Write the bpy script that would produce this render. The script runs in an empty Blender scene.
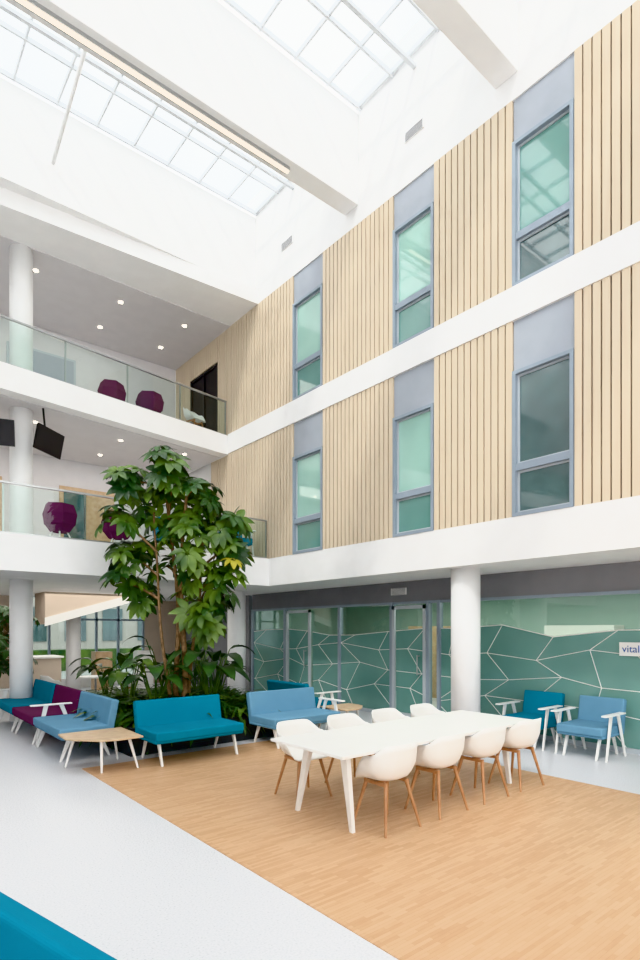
import bpy, math, random
from mathutils import Vector, Matrix
random.seed(7)
sc = bpy.context.scene
try:
    sc.view_settings.view_transform = 'Khronos PBR Neutral'
except Exception:
    sc.view_settings.view_transform = 'Standard'
sc.view_settings.look = 'None'
sc.view_settings.exposure = 0.74

# ------------------------------------------------------------ materials
def lin(c):
    return tuple(((v/255)/12.92 if v/255 <= .04045 else ((v/255+.055)/1.055)**2.4) for v in c) + (1,)

def mat(name, rgb, rough=.5, metal=0, spec=.5, var=None, vscale=3, bump=0, coat=0):
    m = bpy.data.materials.new(name); m.use_nodes = True
    nt = m.node_tree; b = nt.nodes['Principled BSDF']
    b.inputs['Base Color'].default_value = lin(rgb)
    b.inputs['Roughness'].default_value = rough
    b.inputs['Metallic'].default_value = metal
    b.inputs['Specular IOR Level'].default_value = spec
    b.inputs['Coat Weight'].default_value = coat
    tc = nt.nodes.new('ShaderNodeTexCoord')
    nz = nt.nodes.new('ShaderNodeTexNoise'); nz.inputs['Scale'].default_value = vscale
    nt.links.new(tc.outputs['Object'], nz.inputs['Vector'])
    if var is None:
        var = tuple(max(0, c-3) for c in rgb)
    r = nt.nodes.new('ShaderNodeValToRGB')
    r.color_ramp.elements[0].position = .38; r.color_ramp.elements[1].position = .62
    r.color_ramp.elements[0].color = lin(rgb); r.color_ramp.elements[1].color = lin(var)
    nt.links.new(nz.outputs['Fac'], r.inputs['Fac'])
    nt.links.new(r.outputs['Color'], b.inputs['Base Color'])
    if bump:
        n2 = nt.nodes.new('ShaderNodeTexNoise'); n2.inputs['Scale'].default_value = 180
        nt.links.new(tc.outputs['Object'], n2.inputs['Vector'])
        bp = nt.nodes.new('ShaderNodeBump'); bp.inputs['Strength'].default_value = bump; bp.inputs['Distance'].default_value = .004
        nt.links.new(n2.outputs['Fac'], bp.inputs['Height']); nt.links.new(bp.outputs['Normal'], b.inputs['Normal'])
    return m

def emis(name, rgb, s):
    m = bpy.data.materials.new(name); m.use_nodes = True
    b = m.node_tree.nodes['Principled BSDF']
    b.inputs['Base Color'].default_value = lin(rgb)
    b.inputs['Emission Color'].default_value = lin(rgb)
    b.inputs['Emission Strength'].default_value = s
    return m

def glassmat(name, tint, base=.05, edge=.6, grough=.02):
    m = bpy.data.materials.new(name); m.use_nodes = True
    nt = m.node_tree; nt.nodes.clear()
    o = nt.nodes.new('ShaderNodeOutputMaterial'); t = nt.nodes.new('ShaderNodeBsdfTransparent')
    g = nt.nodes.new('ShaderNodeBsdfGlossy'); mx = nt.nodes.new('ShaderNodeMixShader')
    fr = nt.nodes.new('ShaderNodeLayerWeight'); fr.inputs['Blend'].default_value = .5
    pw = nt.nodes.new('ShaderNodeMath'); pw.operation='POWER'; pw.inputs[1].default_value=4
    mr = nt.nodes.new('ShaderNodeMapRange'); mr.inputs['To Min'].default_value=base; mr.inputs['To Max'].default_value=edge
    nt.links.new(fr.outputs['Facing'], pw.inputs[0]); nt.links.new(pw.outputs[0], mr.inputs['Value'])
    t.inputs['Color'].default_value = lin(tint); g.inputs['Roughness'].default_value = grough
    nt.links.new(mr.outputs['Result'], mx.inputs[0]); nt.links.new(t.outputs[0], mx.inputs[1])
    nt.links.new(g.outputs[0], mx.inputs[2]); nt.links.new(mx.outputs[0], o.inputs[0])
    return m

WHITE = mat('white_paint', (241,240,239), .6)
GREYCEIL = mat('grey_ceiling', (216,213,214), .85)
GREYB = mat('grey_bulkhead', (136,136,140), .7)
GREYP = mat('bluegrey_panel', (164,170,179), .5)
FRAME = mat('bluegrey_frame', (146,158,170), .4)
FRAMEL = mat('aluminium_frame', (186,193,198), .4, .1)
SKYBAR = mat('skylight_bar', (222,225,228), .5)
DARK = mat('dark_void', (45,43,46), .6)
SLATB = mat('slat_backing', (84,60,42), .9)
MINT = mat('mint_blind', (152,192,180), .07, coat=1, var=(164,202,190), vscale=.8)
MINTD = mat('mint_blind_low', (116,158,150), .05, coat=1, var=(100,144,138), vscale=.8)
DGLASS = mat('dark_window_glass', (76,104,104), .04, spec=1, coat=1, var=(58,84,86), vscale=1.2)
STEEL = mat('steel', (178,180,180), .3, .7)
BLACK = mat('black_plastic', (22,23,26), .3)
TEAL = mat('teal_fabric', (14,118,146), .9, bump=.3, spec=.2)
LBLUE = mat('light_blue_fabric', (106,148,174), .9, bump=.3, spec=.2)
PURP = mat('purple_fabric', (102,48,82), .9, bump=.3, spec=.2)
WPLAST = mat('white_plastic', (236,234,230), .35)
OAK = mat('oak_leg', (178,134,96), .45, var=(164,118,82), vscale=9)
LOAK = mat('light_oak_top', (204,178,146), .45, var=(194,164,132), vscale=9)
SOIL = mat('soil', (40,34,26), .95, var=(26,24,18), vscale=20)
PLANTER = mat('planter_dark', (48,50,52), .6)
LEAF = mat('leaf_green', (46,76,30), .36, var=(96,122,50), vscale=2.2, spec=.5)
LEAFD = mat('leaf_dark', (28,56,26), .4, var=(58,90,44), vscale=2.5)
LEAFY = mat('leaf_yellow', (168,160,54), .5)
BARK = mat('bark', (138,112,84), .85, var=(102,82,60), vscale=14)
BEIGE = mat('beige_wall', (200,184,168), .7)
RAILGLASS = glassmat('rail_glass', (232,244,240), .05, .4)
SKYGLASS = glassmat('roof_glass', (246,249,250), .03, .3)
SHOPGLASS = glassmat('tinted_glass', (204,220,214), .10, .7)
TINT = glassmat('solar_glass', (172,186,186), .06, .5)
LED = emis('led', (255,240,222), 1.5)
SPOT = emis('spot', (255,244,225), 12)
ROOMW = mat('mint_wall', (166,188,180), .7)
FILM = mat('patterned_film', (108,148,141), .10, var=(116,156,148), vscale=.9)

def slatwood():
    m = bpy.data.materials.new('pale_slat_wood'); m.use_nodes = True
    nt = m.node_tree; b = nt.nodes['Principled BSDF']; b.inputs['Roughness'].default_value = .6
    tc = nt.nodes.new('ShaderNodeTexCoord'); mp = nt.nodes.new('ShaderNodeMapping')
    mp.inputs['Scale'].default_value = (10, 10, .6)
    nz = nt.nodes.new('ShaderNodeTexNoise'); nz.inputs['Scale'].default_value = 2; nz.inputs['Detail'].default_value = 4
    r = nt.nodes.new('ShaderNodeValToRGB')
    r.color_ramp.elements[0].position = .3; r.color_ramp.elements[1].position = .7
    r.color_ramp.elements[0].color = lin((210,192,168)); r.color_ramp.elements[1].color = lin((216,201,178))
    nt.links.new(tc.outputs['Object'], mp.inputs[0]); nt.links.new(mp.outputs[0], nz.inputs['Vector'])
    nt.links.new(nz.outputs['Fac'], r.inputs[0]); nt.links.new(r.outputs[0], b.inputs['Base Color'])
    return m
SLAT = slatwood()

def parquet():
    m = bpy.data.materials.new('parquet'); m.use_nodes = True
    nt = m.node_tree; b = nt.nodes['Principled BSDF']; b.inputs['Roughness'].default_value = .42
    b.inputs['Specular IOR Level'].default_value = .4
    tc = nt.nodes.new('ShaderNodeTexCoord')
    br = nt.nodes.new('ShaderNodeTexBrick')
    br.inputs['Scale'].default_value = 1; br.inputs['Brick Width'].default_value = .26; br.inputs['Row Height'].default_value = .028
    br.inputs['Mortar Size'].default_value = .0008; br.inputs['Bias'].default_value = 0
    br.inputs['Color1'].default_value = lin((209,173,138)); br.inputs['Color2'].default_value = lin((195,155,119))
    br.inputs['Mortar'].default_value = lin((182,142,106))
    nz = nt.nodes.new('ShaderNodeTexNoise'); nz.inputs['Scale'].default_value = 8; nz.inputs['Detail'].default_value = 5
    mp = nt.nodes.new('ShaderNodeMapping'); mp.inputs['Scale'].default_value = (1, 5, 1)
    mx = nt.nodes.new('ShaderNodeMixRGB'); mx.blend_type = 'SOFT_LIGHT'; mx.inputs[0].default_value = .15
    nt.links.new(tc.outputs['Object'], br.inputs['Vector'])
    nt.links.new(tc.outputs['Object'], mp.inputs[0]); nt.links.new(mp.outputs[0], nz.inputs['Vector'])
    nt.links.new(br.outputs['Color'], mx.inputs[1]); nt.links.new(nz.outputs['Fac'], mx.inputs[2])
    nt.links.new(mx.outputs[0], b.inputs['Base Color'])
    return m
PARQ = parquet()

def terrazzo():
    m = bpy.data.materials.new('terrazzo'); m.use_nodes = True
    nt = m.node_tree; b = nt.nodes['Principled BSDF']; b.inputs['Roughness'].default_value = .35
    tc = nt.nodes.new('ShaderNodeTexCoord')
    v = nt.nodes.new('ShaderNodeTexNoise'); v.inputs['Scale'].default_value = 75; v.inputs['Detail'].default_value = 3
    r = nt.nodes.new('ShaderNodeValToRGB')
    e = r.color_ramp.elements
    e[0].position = .30; e[0].color = lin((188,188,191)); e[1].position = .44; e[1].color = lin((210,210,213))
    e2 = e.new(.62); e2.color = lin((219,218,221)); 
    nt.links.new(tc.outputs['Object'], v.inputs['Vector']); nt.links.new(v.outputs['Fac'], r.inputs[0])
    nt.links.new(r.outputs[0], b.inputs['Base Color'])
    return m
TERR = terrazzo()

# ------------------------------------------------------------ mesh builder
class MB:
    def __init__(s): s.v=[]; s.f=[]; s.m=[]; s.mats=[]
    def mi(s, m):
        if m not in s.mats: s.mats.append(m)
        return s.mats.index(m)
    def add(s, vs, fs, m, M=None):
        o=len(s.v); i=s.mi(m)
        for p in vs:
            p=Vector(p)
            if M is not None: p = M @ p
            s.v.append(tuple(p))
        for f in fs:
            s.f.append([o+k for k in f]); s.m.append(i)
    def box(s, x0,x1,y0,y1,z0,z1, m, M=None):
        vs=[(x0,y0,z0),(x1,y0,z0),(x1,y1,z0),(x0,y1,z0),(x0,y0,z1),(x1,y0,z1),(x1,y1,z1),(x0,y1,z1)]
        fs=[(3,2,1,0),(4,5,6,7),(0,1,5,4),(1,2,6,5),(2,3,7,6),(3,0,4,7)]
        s.add(vs,fs,m,M)
    def prism(s, pts, z0, z1, m, M=None):
        n=len(pts)
        vs=[(p[0],p[1],z0) for p in pts]+[(p[0],p[1],z1) for p in pts]
        fs=[tuple(reversed(range(n))), tuple(range(n,2*n))]+[(i,(i+1)%n,n+(i+1)%n,n+i) for i in range(n)]
        s.add(vs,fs,m,M)
    def cyl(s, a, b, r0, r1, m, n=12, caps=True):
        a=Vector(a); b=Vector(b); d=(b-a)
        if d.length<1e-6: return
        d.normalize(); t=Vector((0,0,1)) if abs(d.z)<.9 else Vector((1,0,0))
        u=d.cross(t).normalized(); w=d.cross(u)
        vs=[]
        for c,r in ((a,r0),(b,r1)):
            for i in range(n):
                q=2*math.pi*i/n; vs.append(c+u*math.cos(q)*r+w*math.sin(q)*r)
        fs=[(i,(i+1)%n,n+(i+1)%n,n+i) for i in range(n)]
        if caps: fs+= [tuple(reversed(range(n))), tuple(range(n,2*n))]
        s.add(vs,fs,m)
    def build(s, name, bevel=0, smooth=False, loc=None, rot=0, parent=None, segs=3, recalc=True):
        me=bpy.data.meshes.new(name); me.from_pydata(s.v,[],s.f)
        for m in s.mats: me.materials.append(m)
        me.polygons.foreach_set('material_index', s.m)
        if smooth: me.polygons.foreach_set('use_smooth',[True]*len(s.f))
        me.update()
        if recalc:
            import bmesh
            bm=bmesh.new(); bm.from_mesh(me); bmesh.ops.recalc_face_normals(bm, faces=bm.faces); bm.to_mesh(me); bm.free()
        ob=bpy.data.objects.new(name,me); sc.collection.objects.link(ob)
        if loc: ob.location=loc
        ob.rotation_euler[2]=rot
        if parent: ob.parent=parent
        if bevel:
            md=ob.modifiers.new('bevel','BEVEL'); md.width=bevel; md.segments=segs; md.limit_method='ANGLE'; md.angle_limit=math.radians(40)
        return ob
def box(name, *a, bevel=0):
    mb=MB(); mb.box(*a); return mb.build(name, bevel=bevel)

# ------------------------------------------------------------ room shell
E=7.3           # plane of the right-hand facade
YN=-7           # near end of the atrium
box('floor', -6, 13, YN, 19, -.2, 0, TERR)
box('floor_parquet', 2.3, 6.62, -6, 7.6, 0, .006, PARQ)

# right wall
mb=MB(); mb.box(7.40,7.6,YN,18,3.42,12,WHITE); mb.box(E,7.5,YN,18,9.4,12.0,WHITE)
mb.box(E-.02,7.5,YN,12.4,6.23,6.71,WHITE); mb.box(E,8.9,YN,10.6,2.8,3.42,WHITE)
mb.build('wall_right')
mb=MB(); mb.box(8.78,8.92,YN,13.6,2.38,2.8,GREYB); mb.build('trim_bulkhead')
# slats
def slats(name, spans):
    mb=MB()
    for (y0,y1,z0,z1) in spans:
        mb.box(7.345,7.40,y0,y1,z0,z1,SLATB)
        n=max(1,round((y1-y0)/.115)); w=(y1-y0)/n
        for i in range(n):
            mb.box(E,7.345,y0+i*w+.011,y0+(i+1)*w-.011,z0,z1,SLAT)
    mb.build(name)
Z1,Z2,Z3,Z4=3.42,6.23,6.71,9.4
wins=[(3.58,4.47),(5.90,6.79),(8.72,9.70),(.9,1.8),(-2,-1.1)]
spU=[(4.47,5.90),(6.79,8.72),(9.70,12.95),(14.5,15.4),(1.8,3.58),(-1.1,.9),(YN,-2)]
slats('wall_slats_upper',[(a,b,Z3,Z4) for a,b in spU]+[(12.95,14.5,8.75,Z4)])
slats('wall_slats_lower',[(a,b,Z1,Z2) for a,b in [(4.47,5.90),(6.79,8.72),(9.70,13.3),(1.8,3.58),(-1.1,.9),(YN,-2)]])
# doorway on top gallery
mb=MB(); mb.box(7.36,7.40,12.97,14.48,6.71,8.73,DARK)
for y in (12.97,13.7,14.42): mb.box(7.31,7.38,y,y+.06,6.71,8.73,BLACK)
mb.box(7.31,7.38,12.97,14.48,8.67,8.73,BLACK); mb.build('door_1')
# windows
k=1
for wi,(y0,y1) in enumerate(wins):
    for row,(zb,zt,tr,top) in enumerate(((Z3,8.78,7.42,Z4),(Z1,5.50,4.12,Z2))):
        mb=MB()
        mb.box(7.33,7.40,y0,y1,zt,top,GREYP)
        t=.05
        mb.box(7.285,7.39,y0,y0+t,zb,zt,FRAME); mb.box(7.285,7.39,y1-t,y1,zb,zt,FRAME)
        mb.box(7.285,7.39,y0+t,y1-t,zt-t,zt,FRAME); mb.box(7.285,7.39,y0+t,y1-t,zb,zb+t,FRAME)
        mb.box(7.30,7.39,y0+t,y1-t,tr-.05,tr+.05,FRAME)
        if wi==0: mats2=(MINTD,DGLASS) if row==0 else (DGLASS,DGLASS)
        else: mats2=(MINT,MINTD)
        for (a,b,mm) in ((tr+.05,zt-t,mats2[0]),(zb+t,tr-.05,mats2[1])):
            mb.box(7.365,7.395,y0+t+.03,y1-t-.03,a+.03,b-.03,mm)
            mb.box(7.35,7.395,y0+t,y0+t+.03,a,b,FRAMEL); mb.box(7.35,7.395,y1-t-.03,y1-t,a,b,FRAMEL)
            mb.box(7.35,7.395,y0+t+.03,y1-t-.03,b-.03,b,FRAMEL); mb.box(7.35,7.395,y0+t+.03,y1-t-.03,a,a+.03,FRAMEL)
        mb.build('window_%d'%k); k+=1
# vents
def grille(name,x,y,z,w,h):
    mb=MB(); mb.box(x-.02,x,y-w/2,y+w/2,z-h/2,z+h/2,WHITE)
    n=6
    for i in range(n):
        zz=z-h/2+h*(i+.5)/n; mb.box(x-.025,x-.02,y-w/2+.02,y+w/2-.02,zz-h/n*.22,zz+h/n*.22,GREYB)
    mb.build(name)
grille('air_vent',E,6.3,10.2,.42,.16); grille('air_vent',E,9.9,10.2,.42,.16); grille('air_vent',8.78,8.0,2.60,.42,.14)

# gallery slabs
mb=MB(); mb.box(-6,8.9,10.6,19,2.8,3.42,WHITE); mb.build('floor_gallery')
mb=MB()
def upy(x): return 12.4-.154*(7.3-x)
mb.prism([(-6,upy(-6)),(7.3,12.4),(7.3,15.4),(-6,15.4)],6.2,6.68,WHITE); mb.build('floor_gallery_upper')
mb=MB(); mb.prism([(-6,11.95),(7.3,11.05),(7.3,15.5),(-6,15.5)],9.4,9.75,WHITE); mb.box(-6,7.3,11.15,15.5,9.72,11.45,WHITE); mb.build('ceiling_gallery')
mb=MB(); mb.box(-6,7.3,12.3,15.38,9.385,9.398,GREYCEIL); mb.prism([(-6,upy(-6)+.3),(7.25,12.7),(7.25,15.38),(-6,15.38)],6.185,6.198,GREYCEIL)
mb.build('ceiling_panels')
mb=MB(); mb.box(-6,7.3,15.4,15.6,3.42,9.4,GREYCEIL)
mb.build('wall_back')
mb=MB()
for x in (-2.5,.2,2.9): 
    mb.box(x,x+1.6,15.36,15.399,6.69,8.8,FRAMEL); mb.box(x+.06,x+1.54,15.34,15.37,6.75,8.74,GREYP)
    mb.box(x+1.2,x+2.6,15.36,15.399,3.45,5.5,LOAK); mb.box(x+1.3,x+1.85,15.33,15.37,3.45,5.4,DGLASS)
mb.build('door_gallery')
box('wall_left',-6.2,-6,YN,19,0,12,WHITE)

# roof beams + skylight
beams=[(7.67,8.04),(4.38,4.75),(1.09,1.46),(-2.2,-1.83),(-5.5,-5.13)]
for (a,b) in beams:
    mb=MB(); mb.box(-6,E,a,b,9.75,11.45,WHITE); mb.build('ceiling_beam',bevel=.01)
mb=MB(); mb.box(-5.5,5.8,7.79,7.91,9.70,9.75,STEEL); mb.box(-5.5,5.8,7.82,7.88,9.685,9.70,LED); mb.build('linear_ceiling_lamp')
mb=MB()
edges=[(8.04,11.15),(4.75,7.67),(1.46,4.38),(-1.83,1.09),(-5.13,-2.2)]
for (a,b) in edges:
    zg=11.55
    for yy in (a+.06,a+(b-a)*.36,a+(b-a)*.70,b-.06):
        mb.box(-6,E,yy-.022,yy+.022,zg-.08,zg,SKYBAR)
    x=E-.05
    while x>-6:
        mb.box(x-.02,x+.02,a,b,zg-.06,zg+.02,SKYBAR); x-=.72
    mb.box(-6,E,a+(b-a)*.53-.035,a+(b-a)*.53+.035,zg-.30,zg-.24,SKYBAR)
mb.build('skylight_frame')
mb=MB()
for (a,b) in edges: mb.add([(-6,a,11.58),(E,a,11.58),(E,b,11.58),(-6,b,11.58)],[(0,1,2,3)],SKYGLASS)
mb.build('window_skylight')
mb=MB()
for x in (2.9,-.3):
    mb.cyl((x,8.9,11.3),(x-.05,11.1,10.35),.035,.035,WHITE,10)
mb.build('roof_tie_rods',smooth=True)

# columns
def col(x,y,z0,z1,r=.235):
    mb=MB(); mb.cyl((x,y,z0),(x,y,z1),r,r,WHITE,40); o=mb.build('column',smooth=True)
    o.data.polygons.foreach_set('use_smooth',[len(p.vertices)==4 for p in o.data.polygons])
col(7.75,5.6,0,2.8); col(7.75,12.75,0,2.8)
for z0,z1 in ((0,2.8),(3.42,6.2),(6.68,9.4)): col(2.62,12.5,z0,z1,.21)
for z0,z1 in ((0,2.8),(3.42,6.2),(6.68,9.4)): col(-3,12.5,z0,z1,.21)
col(5.0,17.3,0,2.8,.2)

# railings
def railing(name,p,q,z,h=.86,step=1.25):
    p=Vector(p); q=Vector(q); d=q-p; L=d.length; u=d/L
    ang=math.atan2(u.y,u.x); M=Matrix.Translation((p.x,p.y,z))@Matrix.Rotation(ang,4,'Z')
    mb=MB()
    mb.add([(0,0,.03),(L,0,.03),(L,0,h-.03),(0,0,h-.03)],[(0,1,2,3)],RAILGLASS,M)
    n=int(L/step)
    for i in range(n+1):
        x=L*i/n; mb.box(x-.012,x+.012,.012,.04,-.15,h,STEEL,M)
    mb.box(0,L,-.025,.025,h-.015,h+.015,STEEL,M); mb.box(0,L,-.012,.012,0,.03,STEEL,M)
    mb.build(name)
railing('balcony_railing',(-6,10.66),(7.27,10.66),3.42)
railing('balcony_railing',(-6,upy(-6)+.06),(7.26,12.45),6.68)

# downlights
mb=MB()
for x in (1.2,3.0,4.8,6.4):
    for y in (13.0,14.4):
        mb.cyl((x,y,9.375),(x,y,9.385),.045,.045,SPOT,14); mb.cyl((x,y,6.175),(x,y,6.185),.04,.04,SPOT,14)
mb.build('recessed_downlights')

# ------------------------------------------------------------ ground-floor glazed wall
G=8.75
mb=MB(); mb.add([(G+.05,YN,0),(G+.05,13.6,0),(G+.05,13.6,2.38),(G+.05,YN,2.38)],[(0,1,2,3)],SHOPGLASS); mb.build('window_shopfront')
mb=MB()
mb.box(G,G+.1,YN,13.6,2.33,2.38,FRAME); mb.box(G,G+.1,YN,13.6,0,.07,FRAMEL)
for y in (-4,-1,2.0,6.95,7.22,8.2,9.85,12.0,13.55): mb.box(G-.01,G+.1,y-.035,y+.035,.0,2.38,FRAME)
mb.build('trim_shopfront')
def door(name,y0,y1):
    mb=MB(); t=.07
    mb.box(G-.03,G+.02,y0,y0+t,0,2.3,FRAMEL); mb.box(G-.03,G+.02,y1-t,y1,0,2.3,FRAMEL)
    mb.box(G-.03,G+.02,y0,y1,2.23,2.3,FRAMEL); mb.box(G-.03,G+.02,y0,y1,0,.1,FRAMEL)
    mb.cyl((G-.09,y0+.16,.9),(G-.09,y0+.16,1.3),.012,.012,STEEL)
    mb.cyl((G-.09,y0+.16,.92),(G-.01,y0+.16,.92),.01,.01,STEEL); mb.cyl((G-.09,y0+.16,1.28),(G-.01,y0+.16,1.28),.01,.01,STEEL)
    mb.build(name)
door('door_2',7.25,8.15); door('door_3',10.9,11.9)
# frosted film: jagged top edge and a continuous net of thin white lines along the wall
Z0R=[.07,.52,.98,1.40,1.78]
YS=.92; K0=-6; K1=16
net={}
rr=random.Random(11)
for j,z in enumerate(Z0R):
    for i in range(K0,K1+1):
        net[(i,j)]=(i*YS+(YS*.5 if j%2 else 0)+rr.uniform(-.2,.2), z+(0 if j==0 else rr.uniform(-.11,.11)))
def topz(y):
    pts=sorted(net[(i,4)] for i in range(K0,K1+1))
    for a,b in zip(pts,pts[1:]):
        if a[0]<=y<=b[0]: return a[1]+(b[1]-a[1])*(y-a[0])/(b[0]-a[0])
    return 1.78
mb=MB()
spans=[(-4,-1.04),(-.96,1.96),(2.04,6.91),(7.33,8.08),(8.24,9.81),(9.89,10.86),(10.98,11.82),(12.04,13.5)]
x=G+.035
tops=sorted(net[(i,4)] for i in range(K0,K1+1))
for (a,b) in spans:
    ys=[a]+[p[0] for p in tops if a<p[0]<b]+[b]
    for u,v in zip(ys,ys[1:]):
        mb.add([(x,u,.07),(x,v,.07),(x,v,topz(v)),(x,u,topz(u))],[(0,1,2,3)],FILM)
def seg(p,q,r=.0065):
    for (a,b) in spans:
        (y0,z0),(y1,z1)=(p,q) if p[0]<=q[0] else (q,p)
        if y1<=a or y0>=b: continue
        L=max(1e-4,y1-y0); ya=max(a,y0); yb=min(b,y1)
        za=z0+(z1-z0)*(ya-y0)/L; zb=z0+(z1-z0)*(yb-y0)/L
        if y1-y0<.02: za,zb=z0,z1
        mb.cyl((x-.003,ya,za),(x-.003,yb,zb),r,r,WPLAST,4)
for i in range(K0,K1):
    for j in range(1,5):
        seg(net[(i,j)],net[(i+1,j)], .008 if j==4 else .0065)
    for j in range(0,4):
        seg(net[(i,j)],net[(i,j+1)])
mb.build('window_film')
# room behind
mb=MB(); mb.box(12.4,12.6,YN,13.7,0,3,ROOMW); mb.box(8.9,12.5,13.6,13.75,0,2.8,ROOMW); mb.build('wall_shop_back')
mb=MB(); mb.box(8.9,12.5,YN,13.6,2.7,2.8,ROOMW); mb.build('ceiling_shop')
mb=MB()
for y in (1,3.4,5.8,8.2,10.6): mb.box(10,10.15,y,y+1.3,2.68,2.7,SPOT)
mb.build('office_ceiling_lamps')
mb=MB()
for y in (0,2.6,5,9): mb.box(11.9,12.38,y,y+1.5,0,1.9,LOAK if y!=5 else WPLAST)
mb.build('office_cabinets')
# sign
mb=MB(); mb.box(G-.012,G-.002,3.02,3.60,1.42,1.62,WPLAST); sign=mb.build('wall_sign')
cu=bpy.data.curves.new('sign_text','FONT'); cu.body='vitalis'; cu.size=.15; cu.extrude=.001; cu.materials.append(mat('sign_blue',(40,90,160),.5))
t=bpy.data.objects.new('sign_text',cu); sc.collection.objects.link(t); t.parent=sign
t.location=(G-.016,3.56,1.475); t.rotation_euler=(math.pi/2,0,-math.pi/2)

# ground floor back
mb=MB()
mb.box(-6,3.9,18.4,18.6,0,2.8,BEIGE); mb.box(7.6,8.9,18.4,18.6,0,2.8,BEIGE); mb.box(3.9,7.6,18.4,18.6,0,.3,WHITE); mb.box(8.8,9,13.8,18.5,0,2.8,GREYB)
mb.build('wall_back_ground')
mb=MB()
for x_ in (3.9,4.6,5.3,6.0,6.7,7.54): mb.box(x_,x_+.06,18.4,18.5,.3,2.8,FRAME)
mb.box(3.9,7.6,18.4,18.5,2.1,2.16,FRAME); mb.add([(3.9,18.45,.3),(7.6,18.45,.3),(7.6,18.45,2.8),(3.9,18.45,2.8)],[(0,1,2,3)],TINT); mb.build('window_ground_back')
mb=MB(); mb.box(-6,20,19.0,40,-.25,-.05,mat('outdoor_paving',(170,170,164),.9)); mb.build('ground_outside')
mb=MB(); mb.box(0,18,27,28,-.05,.9,LEAF); mb.box(0,22,32,33,-.05,4.2,mat('render_facade',(200,192,184),.8)); 
for i in range(10): mb.box(.8+i*2,1.9+i*2,31.95,32,1.2,3.0,DGLASS)
mb.build('building_outside')
mb=MB(); mb.box(3.35,4.05,15.0,15.8,0,1.1,BEIGE); mb.box(3.3,4.1,14.95,15.85,1.1,1.15,WPLAST); mb.build('reception_counter',bevel=.01)
# solid stair flight rising to the gallery: sloping soffit with stringer
mb=MB()
Ms=Matrix.Translation((3.9,17.0,0))@Matrix.Rotation(math.radians(90),4,'X')
mb.prism([(0,1.95),(0,2.8),(2.2,2.8),(2.2,2.62)],0,1.1,BEIGE,Ms)
mb.prism([(-.02,1.90),(-.02,2.12),(2.2,2.79),(2.2,2.57)],1.1,1.14,WPLAST,Ms)
mb.build('staircase_soffit')
mb=MB(); 
for (x_,c) in ((5.6,LOAK),(6.9,WPLAST)):
    mb.box(x_,x_+.5,17.2,17.6,0,1.15,c); mb.box(x_+.03,x_+.47,17.18,17.2,.1,.56,c); mb.box(x_+.03,x_+.47,17.18,17.2,.6,1.1,c)
mb.build('storage_lockers')

# ------------------------------------------------------------ furniture
def sofa(name,L,m,loc,rot,arms=()):
    mb=MB(); h=L/2
    mb.box(-h,h,-.34,.36,.30,.345,m)
    mb.box(-h+.004,h-.004,-.36,.30,.335,.455,m)
    Mx=Matrix.Translation((0,.27,.40))@Matrix.Rotation(math.radians(-11),4,'X')
    mb.box(-h+.004,h-.004,0,.11,-.06,.42,m,Mx)
    ob=mb.build(name,bevel=.028,loc=loc,rot=rot,segs=4)
    f=MB()
    for sx in (-1,1):
        x=sx*(h-.10)
        for (ya,yb) in ((-.20,-.32),(.20,.34)):
            vs=[];
            for (cy,cz,hw) in ((ya,.31,.035),(yb,0,.016)):
                vs+=[(x-.014,cy-hw,cz),(x+.014,cy-hw,cz),(x+.014,cy+hw,cz),(x-.014,cy+hw,cz)]
            f.add(vs,[(0,1,2,3),(7,6,5,4),(0,4,5,1),(1,5,6,2),(2,6,7,3),(3,7,4,0)],WPLAST)
        f.box(x-.015,x+.015,-.24,.24,.275,.305,WPLAST)
    f.build('frame',parent=ob,bevel=.004)
    for s in arms:
        a=MB(); x=s*(h+.03)
        a.prism([(x-.045,-.36),(x-.03,-.39),(x+.03,-.39),(x+.05,-.34),(x+.045,.22),(x-.045,.22)],.615,.635,WPLAST)
        for (ya,za,yb,zb) in ((-.16,.62,-.30,0),(.06,.62,.30,0)):
            vs=[]
            for (cy,cz,hw) in ((ya,za,.035),(yb,zb,.016)):
                vs+=[(x-.012,cy-hw,cz),(x+.012,cy-hw,cz),(x+.012,cy+hw,cz),(x-.012,cy+hw,cz)]
            a.add(vs,[(0,1,2,3),(7,6,5,4),(0,4,5,1),(1,5,6,2),(2,6,7,3),(3,7,4,0)],WPLAST)
        a.build('armrest',parent=ob,bevel=.004)
    return ob
R90=math.pi/2
sofa('sofa',1.34,TEAL,(3.72,7.36,0),0)
sofa('sofa',1.45,LBLUE,(2.52,8.82,0),-R90,arms=(-1,))
sofa('sofa',1.40,PURP,(2.52,10.32,0),-R90)
sofa('sofa',1.40,TEAL,(2.52,11.82,0),-R90,arms=(-1,))
sofa('sofa',1.34,LBLUE,(5.55,7.30,0),0,arms=(1,))
sofa('sofa',1.25,TEAL,(6.84,8.75,0),R90,arms=(-1,))
sofa('armchair',.66,LBLUE,(8.20,3.78,0),-R90,arms=(-1,1))
sofa('armchair',.66,TEAL,(8.24,4.72,0),-R90,arms=(-1,1))
sofa('sofa',2.2,TEAL,(.10,2.0,0),-R90+math.radians(14))
sofa('armchair',.66,TEAL,(6.75,11.22,3.42),-.2,arms=(-1,1))
# corner tables
def cornertable(loc,rot,s=1):
    mb=MB()
    pts=[(-.42,.42),(-.44,.05),(-.36,-.12),(-.12,-.38),(.08,-.44),(.40,-.42),(.42,.42)]
    mb.prism([(p[0]*s,p[1]*s) for p in pts],.405,.43,LOAK)
    for (x,y) in ((-.36,.3),(-.1,-.32),(.34,.34),(.36,-.34)):
        mb.cyl((x*s*.75,y*s*.75,.405),(x*s,y*s,0),.022,.013,WPLAST,10)
    mb.build('corner_table',loc=loc,rot=rot,bevel=.006)
cornertable((2.52,7.52,0),0)
cornertable((6.85,7.5,0),math.radians(90),.8)

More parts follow.
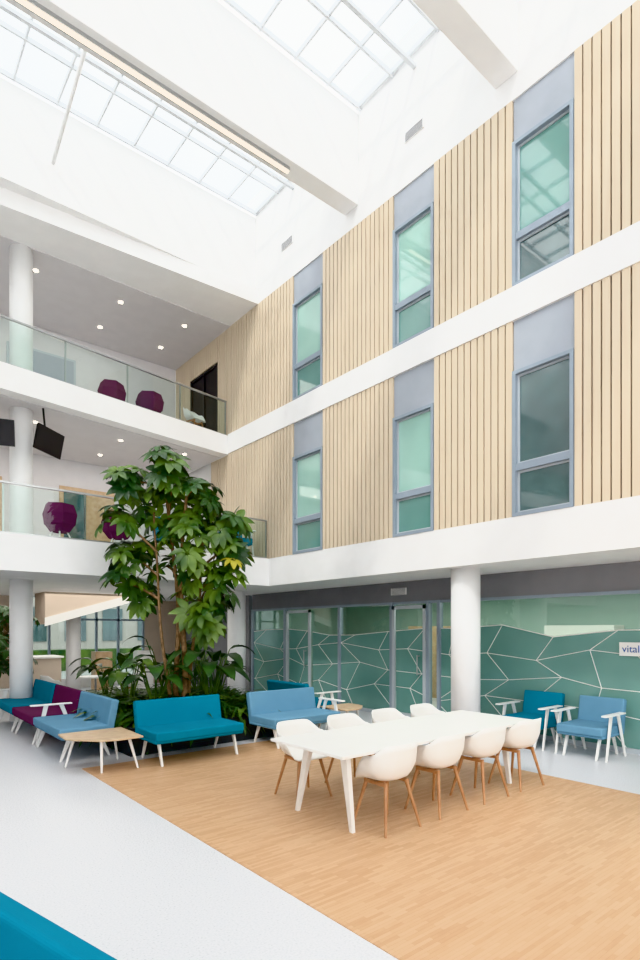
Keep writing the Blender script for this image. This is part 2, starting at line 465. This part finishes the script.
# dining table
mb=MB(); X0,X1,Y0,Y1=3.15,6.2,3.5,4.55
mb.box(X0,X1,Y0,Y1,.715,.742,WPLAST)
mb.box(X0+.2,X1-.2,Y0+.2,Y0+.24,.66,.715,WPLAST); mb.box(X0+.2,X1-.2,Y1-.24,Y1-.2,.66,.715,WPLAST)
for x in (3.42,4.68,5.93):
    mb.box(x-.02,x+.02,Y0+.2,Y1-.2,.66,.715,WPLAST)
    for (yt,yb) in ((Y0+.27,Y0+.17),(Y1-.27,Y1-.08)):
        if x==4.68: continue
        vs=[]
        for (cy,cz,hw,hx) in ((yt,.70,.045,.028),(yb,0,.022,.018)):
            vs+=[(x-hx,cy-hw,cz),(x+hx,cy-hw,cz),(x+hx,cy+hw,cz),(x-hx,cy+hw,cz)]
        mb.add(vs,[(0,1,2,3),(7,6,5,4),(0,4,5,1),(1,5,6,2),(2,6,7,3),(3,7,4,0)],WPLAST)
mb.build('dining_table',bevel=.004)

# dining chair: back toward -y local
def sm(a,b,t):
    t=max(0,min(1,(t-a)/(b-a))); return t*t*(3-2*t)
def chair(loc,rot):
    mb=MB(); NT=48; prof=[0,.3,.6,.78,.88,.95,1.0,1.04,1.07,1.09]
    vs=[];fs=[]
    for j,p in enumerate(prof):
        for i in range(NT):
            th=2*math.pi*i/NT
            dev=abs((th+math.pi)%(2*math.pi)-math.pi)   # 0 at back, pi at front
            rim=.79-.10*sm(.7,1.35,dev)-.235*sm(1.5,2.35,dev)
            dx=math.sin(th); dy=-math.cos(th)
            e=2.7; rr=1/((abs(dx)/.255)**e+(abs(dy)/.225)**e)**(1/e)
            zl=(j-2)/(len(prof)-3) if j>2 else 0
            z=.445+(.012*(p/.6)**2 if j<3 else .012)+(rim-.457)*(zl**1.35)
            r=rr*(min(p,1)*.93+ (.14*zl if j>2 else 0))
            if dev>2.2: z-= .015*zl
            vs.append((r*dx,r*dy,z))
    n=len(prof)
    for j in range(1,n-1):
        for i in range(NT):
            a=j*NT+i;b=j*NT+(i+1)%NT
            fs.append((a,b,b+NT,a+NT))
    fs.append(tuple(range(NT,2*NT)))
    mb.add(vs,fs,WPLAST)
    ob=mb.build('dining_chair',smooth=True,loc=loc,rot=rot)
    md=ob.modifiers.new('solid','SOLIDIFY'); md.thickness=.01; md.offset=0
    lg=MB()
    for sx in (-1,1):
        for sy in (-1,1):
            lg.cyl((sx*.13,sy*.12,.44),(sx*.225,sy*.215,0),.019,.012,OAK,12)
        lg.box(sx*.14-.012,sx*.14+.012,-.14,.14,.41,.44,OAK)
    lg.box(-.15,.15,-.012,.012,.41,.44,OAK)
    lg.build('legs',parent=ob)
for i,x in enumerate((3.78,4.50,5.23,5.95)):
    chair((x,3.60,0),random.uniform(-.06,.06))
    chair((x,4.84,0),math.pi+random.uniform(-.08,.08))

# gallery lounge chairs: faceted purple tub with open front (front = +y local), seat cushion, white legs
def lounge(loc,rot,m=PURP):
    mb=MB(); n=6; S=.84
    def ring(r,z): return [(S*r*math.sin(math.pi/3*i+math.pi/6),S*r*math.cos(math.pi/3*i+math.pi/6)*.9,z*S) for i in range(n)]
    A=ring(.22,.28); B=ring(.36,.46); mb.add(A+B,[tuple(range(n))]+[(i,(i+1)%n,n+(i+1)%n,n+i) for i in range(n)]+[tuple(range(n,2*n))],m)
    O=ring(.36,.44); O2=ring(.40,.68); O3=ring(.32,.90); I=ring(.29,.44); I2=ring(.33,.68); I3=ring(.27,.89)
    for (P,Q) in ((O,O2),(O2,O3),(I,I2),(I2,I3),(O3,I3)):
        for i in range(5):
            mb.add([P[i],P[i+1],Q[i+1],Q[i]],[(0,1,2,3)],m)
    for i in (0,5):
        mb.add([O[i],O2[i],I2[i],I[i]],[(0,1,2,3)],m); mb.add([O2[i],O3[i],I3[i],I2[i]],[(0,1,2,3)],m)
    for i in range(4):
        a=math.pi/4+math.pi/2*i; mb.cyl((.12*math.cos(a),.12*math.sin(a),.26),(.25*math.cos(a),.25*math.sin(a),0),.015,.01,WPLAST,8)
    mb.build('lounge_chair',loc=loc,rot=rot,recalc=False)
lounge((3.05,11.4,3.42),.5); lounge((4.2,11.5,3.42),-.5); lounge((4.6,13.0,6.68),.6); lounge((5.5,13.0,6.68),-.6); lounge((5.2,11.4,3.42),.4,TEAL)
chair((6.75,13.15,6.68),math.radians(200))

# screens
def screen(loc,rz,tilt):
    mb=MB(); M=Matrix.Rotation(math.radians(tilt),4,'X')
    mb.box(-.40,.40,-.03,.0,-.24,.24,BLACK,M); mb.box(-.38,.38,-.034,-.03,-.22,.22,DARK,M)
    mb.box(-.06,.06,0,.08,-.06,.06,BLACK,M); mb.cyl((0,.05,0),(0,.12,.66),.02,.02,BLACK)
    mb.build('television_screen',loc=loc,rot=rz)
screen((3.0,12.0,5.52),math.radians(40),12); screen((2.0,12.0,5.5),math.radians(-20),12)

# ------------------------------------------------------------ planting
mb=MB(); PX0,PX1,PY0,PY1=3.05,6.3,7.88,12.2
for a in ((PX0,PX1,PY0,PY0+.05),(PX0,PX1,PY1-.05,PY1),(PX0,PX0+.05,PY0+.05,PY1-.05),(PX1-.05,PX1,PY0+.05,PY1-.05)): mb.box(*a,0,.40,PLANTER)
mb.box(PX0+.05,PX1-.05,PY0+.05,PY1-.05,0,.34,SOIL); mb.build('planter_box')

def leaflet(mb,base,d,up,L,W,m,droop=.35,segs=5,fold=.25):
    d=Vector(d).normalized(); side=d.cross(Vector(up))
    if side.length<1e-3: side=Vector((1,0,0))
    side.normalize(); nrm=side.cross(d).normalized()
    wd=[.08,.70,1,.95,.62,.03]; vs=[]
    p=Vector(base); dd=d.copy()
    for i in range(segs+1):
        w=W/2*wd[i]
        vs+= [p-side*w+nrm*(w*fold), p.copy(), p+side*w+nrm*(w*fold)]
        dd=(dd+Vector((0,0,-droop/segs*1.6))).normalized(); p=p+dd*(L/segs)
    fs=[]
    for i in range(segs):
        a=i*3; fs+=[(a,a+1,a+4,a+3),(a+1,a+2,a+5,a+4)]
    mb.add(vs,fs,m)
def rosette(mb,c,axis,R,n,m,droop=.5):
    axis=Vector(axis).normalized(); t=Vector((0,0,1)) if abs(axis.z)<.8 else Vector((1,0,0))
    u=axis.cross(t).normalized(); w=axis.cross(u); ph=random.random()*6
    for i in range(n):
        a=ph+2*math.pi*i/n+random.uniform(-.1,.1)
        d=u*math.cos(a)+w*math.sin(a)+axis*.12
        L=R*random.uniform(.85,1.1)
        leaflet(mb,Vector(c)+d*.03,d,axis,L,L*.46,m,droop)
RT=Vector((.769,-.639,0)); FW=Vector((.639,.769,0))
base=Vector((4.25,8.8,.34))
tr=MB(); lv=MB()
stems=[]
for (s,zt,f,r) in ((-.18,4.15,.1,.05),(.12,4.0,-.1,.055),(.35,3.2,.05,.04),(-.45,3.5,0,.035),(0,2.6,.12,.035)):
    prev=base+RT*s*.35+FW*f; r0=r; pts=[prev]
    N=8
    for i in range(1,N+1):
        q=i/N; p=base+RT*(s*(.35+.65*q)+.05*math.sin(q*6+s*9))+FW*(f+.1*math.sin(q*5))+Vector((0,0,(zt-.34)*q))
        tr.cyl(prev,p,r0,r0*.9,BARK,10,False); r0*=.9; prev=p; pts.append(p)
    stems.append(pts)
blobs=[(-.13,4.46,.34,10),(-.88,4.25,.32,12),(-.5,3.90,.42,12),(.35,4.12,.36,12),(.6,3.58,.38,12),(.88,3.2,.30,9),(.2,3.2,.38,8),
       (-.9,3.05,.36,12),(.45,2.5,.38,11),(-.68,2.45,.34,8),(.78,2.7,.28,8),(-.95,3.6,.26,5),(.0,3.75,.42,9),(-.3,2.9,.35,6),(.88,3.7,.2,4),(.55,2.05,.28,8),
       (-.5,3.4,.35,6),(.35,2.9,.3,6),(-.1,4.1,.3,6),(-.95,2.6,.22,5),(.15,2.3,.25,3)]
for (s,z,r,n) in blobs:
    c=base*1; c.z=0; c=c+RT*s+Vector((0,0,z))+FW*random.uniform(-.3,.3)
    best=min((p for st in stems for p in st if p.z<z+.05), key=lambda p:(p-c).length+abs(p.z-(z-.4)))
    mid=(best+c)/2+Vector((0,0,.05)); tr.cyl(best,mid,.022,.017,BARK,7,False); tr.cyl(mid,c,.017,.011,BARK,7,False)
    for i in range(n):
        o=Vector((random.gauss(0,1),random.gauss(0,1),random.gauss(0,1))).normalized()*r*random.uniform(.55,1.1)
        q=c+o
        tr.cyl(c,q,.008,.005,LEAF,5,False)
        ax=(o.normalized()*.75+Vector((0,0,.8))-FW*.25)
        rosette(lv,q,ax,random.uniform(.22,.32),random.choice((7,8,9)),LEAFY if random.random()<.008 else random.choice((LEAF,LEAF,LEAFD)),random.uniform(.35,.8))
trunk=tr.build('umbrella_tree',smooth=True); lo=lv.build('leaves',smooth=True,parent=trunk,recalc=False)

gc=MB()
def clump(mb,c,n,L,W,m,sp=.6):
    for i in range(n):
        a=random.uniform(0,6.28); d=Vector((math.cos(a)*sp,math.sin(a)*sp,random.uniform(.5,1.1)))
        leaflet(mb,Vector(c)+Vector((math.cos(a),math.sin(a),0))*.03,d,(0,0,1) ,L*random.uniform(.7,1.15),W,m,random.uniform(.8,1.5))
for i in range(400):
    x=random.uniform(PX0+.25,PX1-.2); y=random.uniform(PY0+.3,PY1-.2)
    big=random.random()
    m=random.choice((LEAF,LEAFD,LEAFD))
    # planting grows taller towards the tree
    tall=max(0,1-math.hypot(x-4.5,y-9.2)/1.9)
    if big<.5: clump(gc,(x,y,.33),18,random.uniform(.42,.65)+tall*.55,.055,m,.5)
    else: clump(gc,(x,y,.33),12,random.uniform(.45,.68)+tall*.45,.15,m,.6)
gc.build('ground_cover_plants',smooth=True,recalc=False)
def broad(name,loc,n,H,L,W,lean=.5,m=LEAFD):
    mb=MB()
    for i in range(n):
        a=6.28*i/n+random.uniform(-.4,.4); h=H*random.uniform(.6,1)
        d=Vector((math.cos(a),math.sin(a),0)); top=Vector((0,0,h))+d*lean*h*.6
        mb.cyl((0,0,0),top*.5+Vector((0,0,.05)),.014,.011,LEAF,6,False); mb.cyl(top*.5+Vector((0,0,.05)),top,.011,.008,LEAF,6,False)
        leaflet(mb,top,d*.8+Vector((0,0,.7)),(0,0,1),L*random.uniform(.8,1.1),W,m,1.1,fold=.35)
    mb.build(name,smooth=True,loc=loc,recalc=False)
broad('bird_of_paradise',(4.85,8.85,.33),16,1.2,.65,.28)
broad('bird_of_paradise',(3.85,8.85,.33),14,1.0,.6,.24)
broad('bird_of_paradise',(5.35,9.5,.33),12,.8,.6,.22)
broad('bird_of_paradise',(3.8,9.9,.33),12,1.0,.55,.22,m=LEAF)
broad('bird_of_paradise',(4.5,9.8,.33),12,1.3,.6,.24)
broad('bird_of_paradise',(3.8,11.0,.33),12,.9,.55,.2)
broad('bird_of_paradise',(5.6,10.8,.33),12,.9,.55,.2,m=LEAF)
def fern(loc,n,L):
    mb=MB()
    for i in range(n):
        a=6.28*i/n+random.uniform(-.2,.2); d=Vector((math.cos(a)*.55,math.sin(a)*.55,1.0)).normalized(); p=Vector((0,0,0)); st=10
        for k2 in range(st):
            q=p+d*(L/st); mb.cyl(p,q,.005,.004,LEAF,4,False)
            sd=d.cross(Vector((0,0,1))).normalized(); w=L*.28*(1-k2/st)*(.5 if k2==0 else 1)+.02
            for s in (-1,1): leaflet(mb,q,sd*s+d*.4,(0,0,1),w,.035,LEAF,.3)
            p=q; d=(d+Vector((0,0,-.15))).normalized()
    mb.build('fern',smooth=True,loc=loc,recalc=False)
fern((3.7,8.7,.33),14,.7); fern((4.4,8.65,.33),14,.7); fern((4.1,10.3,.33),12,.8); fern((5.7,8.7,.33),12,.6); fern((5.2,8.65,.33),12,.65); fern((3.75,10.4,.33),12,.7)
# potted plant under gallery at left
mb=MB(); mb.cyl((0,0,0),(0,0,.5),.2,.26,WPLAST,24); mb.cyl((0,0,.45),(0,0,1.4),.03,.02,BARK,8)
for i in range(60):
    q=Vector((random.gauss(0,.26),random.gauss(0,.26),random.uniform(.9,2.3))); mb.cyl((0,0,1.2),q,.008,.005,BARK,5,False); rosette(mb,q,(q.x,q.y,.8),.24,7,LEAFD,.7)
mb.build('potted_plant',loc=(2.5,14.1,0),recalc=False)

# cafe furniture under the gallery
def cafe_table(x,y):
    mb=MB(); mb.cyl((x,y,.72),(x,y,.745),.35,.35,WPLAST,28); mb.cyl((x,y,.02),(x,y,.72),.025,.025,STEEL,12); mb.cyl((x,y,0),(x,y,.02),.2,.2,STEEL,24); mb.build('cafe_table')
cafe_table(4.3,13.2); cafe_table(1.2,14.4)
for (x,y,r) in ((5.1,13.3,1.2),(3.5,13.6,-1.4)): chair((x,y,0),r)

# ------------------------------------------------------------ light
w=bpy.data.worlds.new('sky'); sc.world=w; w.use_nodes=True; nt=w.node_tree
bg=nt.nodes['Background']; bg.inputs['Strength'].default_value=1.9
tc=nt.nodes.new('ShaderNodeTexCoord'); nz=nt.nodes.new('ShaderNodeTexNoise'); nz.inputs['Scale'].default_value=2.2; nz.inputs['Detail'].default_value=5
r=nt.nodes.new('ShaderNodeValToRGB'); r.color_ramp.elements[0].position=.35; r.color_ramp.elements[1].position=.6
r.color_ramp.elements[0].color=(.90,.95,1,1); r.color_ramp.elements[1].color=(1,.99,.975,1)
nt.links.new(tc.outputs['Generated'],nz.inputs['Vector']); nt.links.new(nz.outputs['Fac'],r.inputs[0]); nt.links.new(r.outputs[0],bg.inputs['Color'])
sl=bpy.data.lights.new('sun','SUN'); sl.energy=.9; sl.angle=math.radians(4); sl.color=(1,.96,.9)
so=bpy.data.objects.new('sun',sl); sc.collection.objects.link(so); so.location=(0,0,20)
so.rotation_euler=Vector((.62,.30,-.72)).to_track_quat('-Z','Y').to_euler()
def area(name,loc,sx,sy,e,col=(1,.96,.9)):
    l=bpy.data.lights.new(name,'AREA'); l.shape='RECTANGLE'; l.size=sx; l.size_y=sy; l.energy=e; l.color=col
    o=bpy.data.objects.new(name,l); sc.collection.objects.link(o); o.location=loc
area('fill_light_ground',(4,14.5,2.75),5,3,60)  # added fill that brightens the rear ground floor, not an actual fixture
area('fill_light_shop',(10.6,5,2.65),1.5,12,120)  # added fill so the room behind the glazing reads lighter
area('ceiling_lamp_gallery',(3,14,6.15),6,1,26)
area('ceiling_lamp_gallery',(3,14,9.35),6,1,26)

# ------------------------------------------------------------ camera
cd=bpy.data.cameras.new('camera'); cam=bpy.data.objects.new('camera',cd); sc.collection.objects.link(cam)
cam.location=(0,0,1.8); cam.rotation_euler=(math.pi/2,0,-math.atan2(.6388,.7694))
cd.sensor_fit='HORIZONTAL'; cd.sensor_width=36; cd.lens=565/640*36; cd.shift_y=150/640
cd.clip_start=.05; cd.clip_end=200
sc.camera=cam
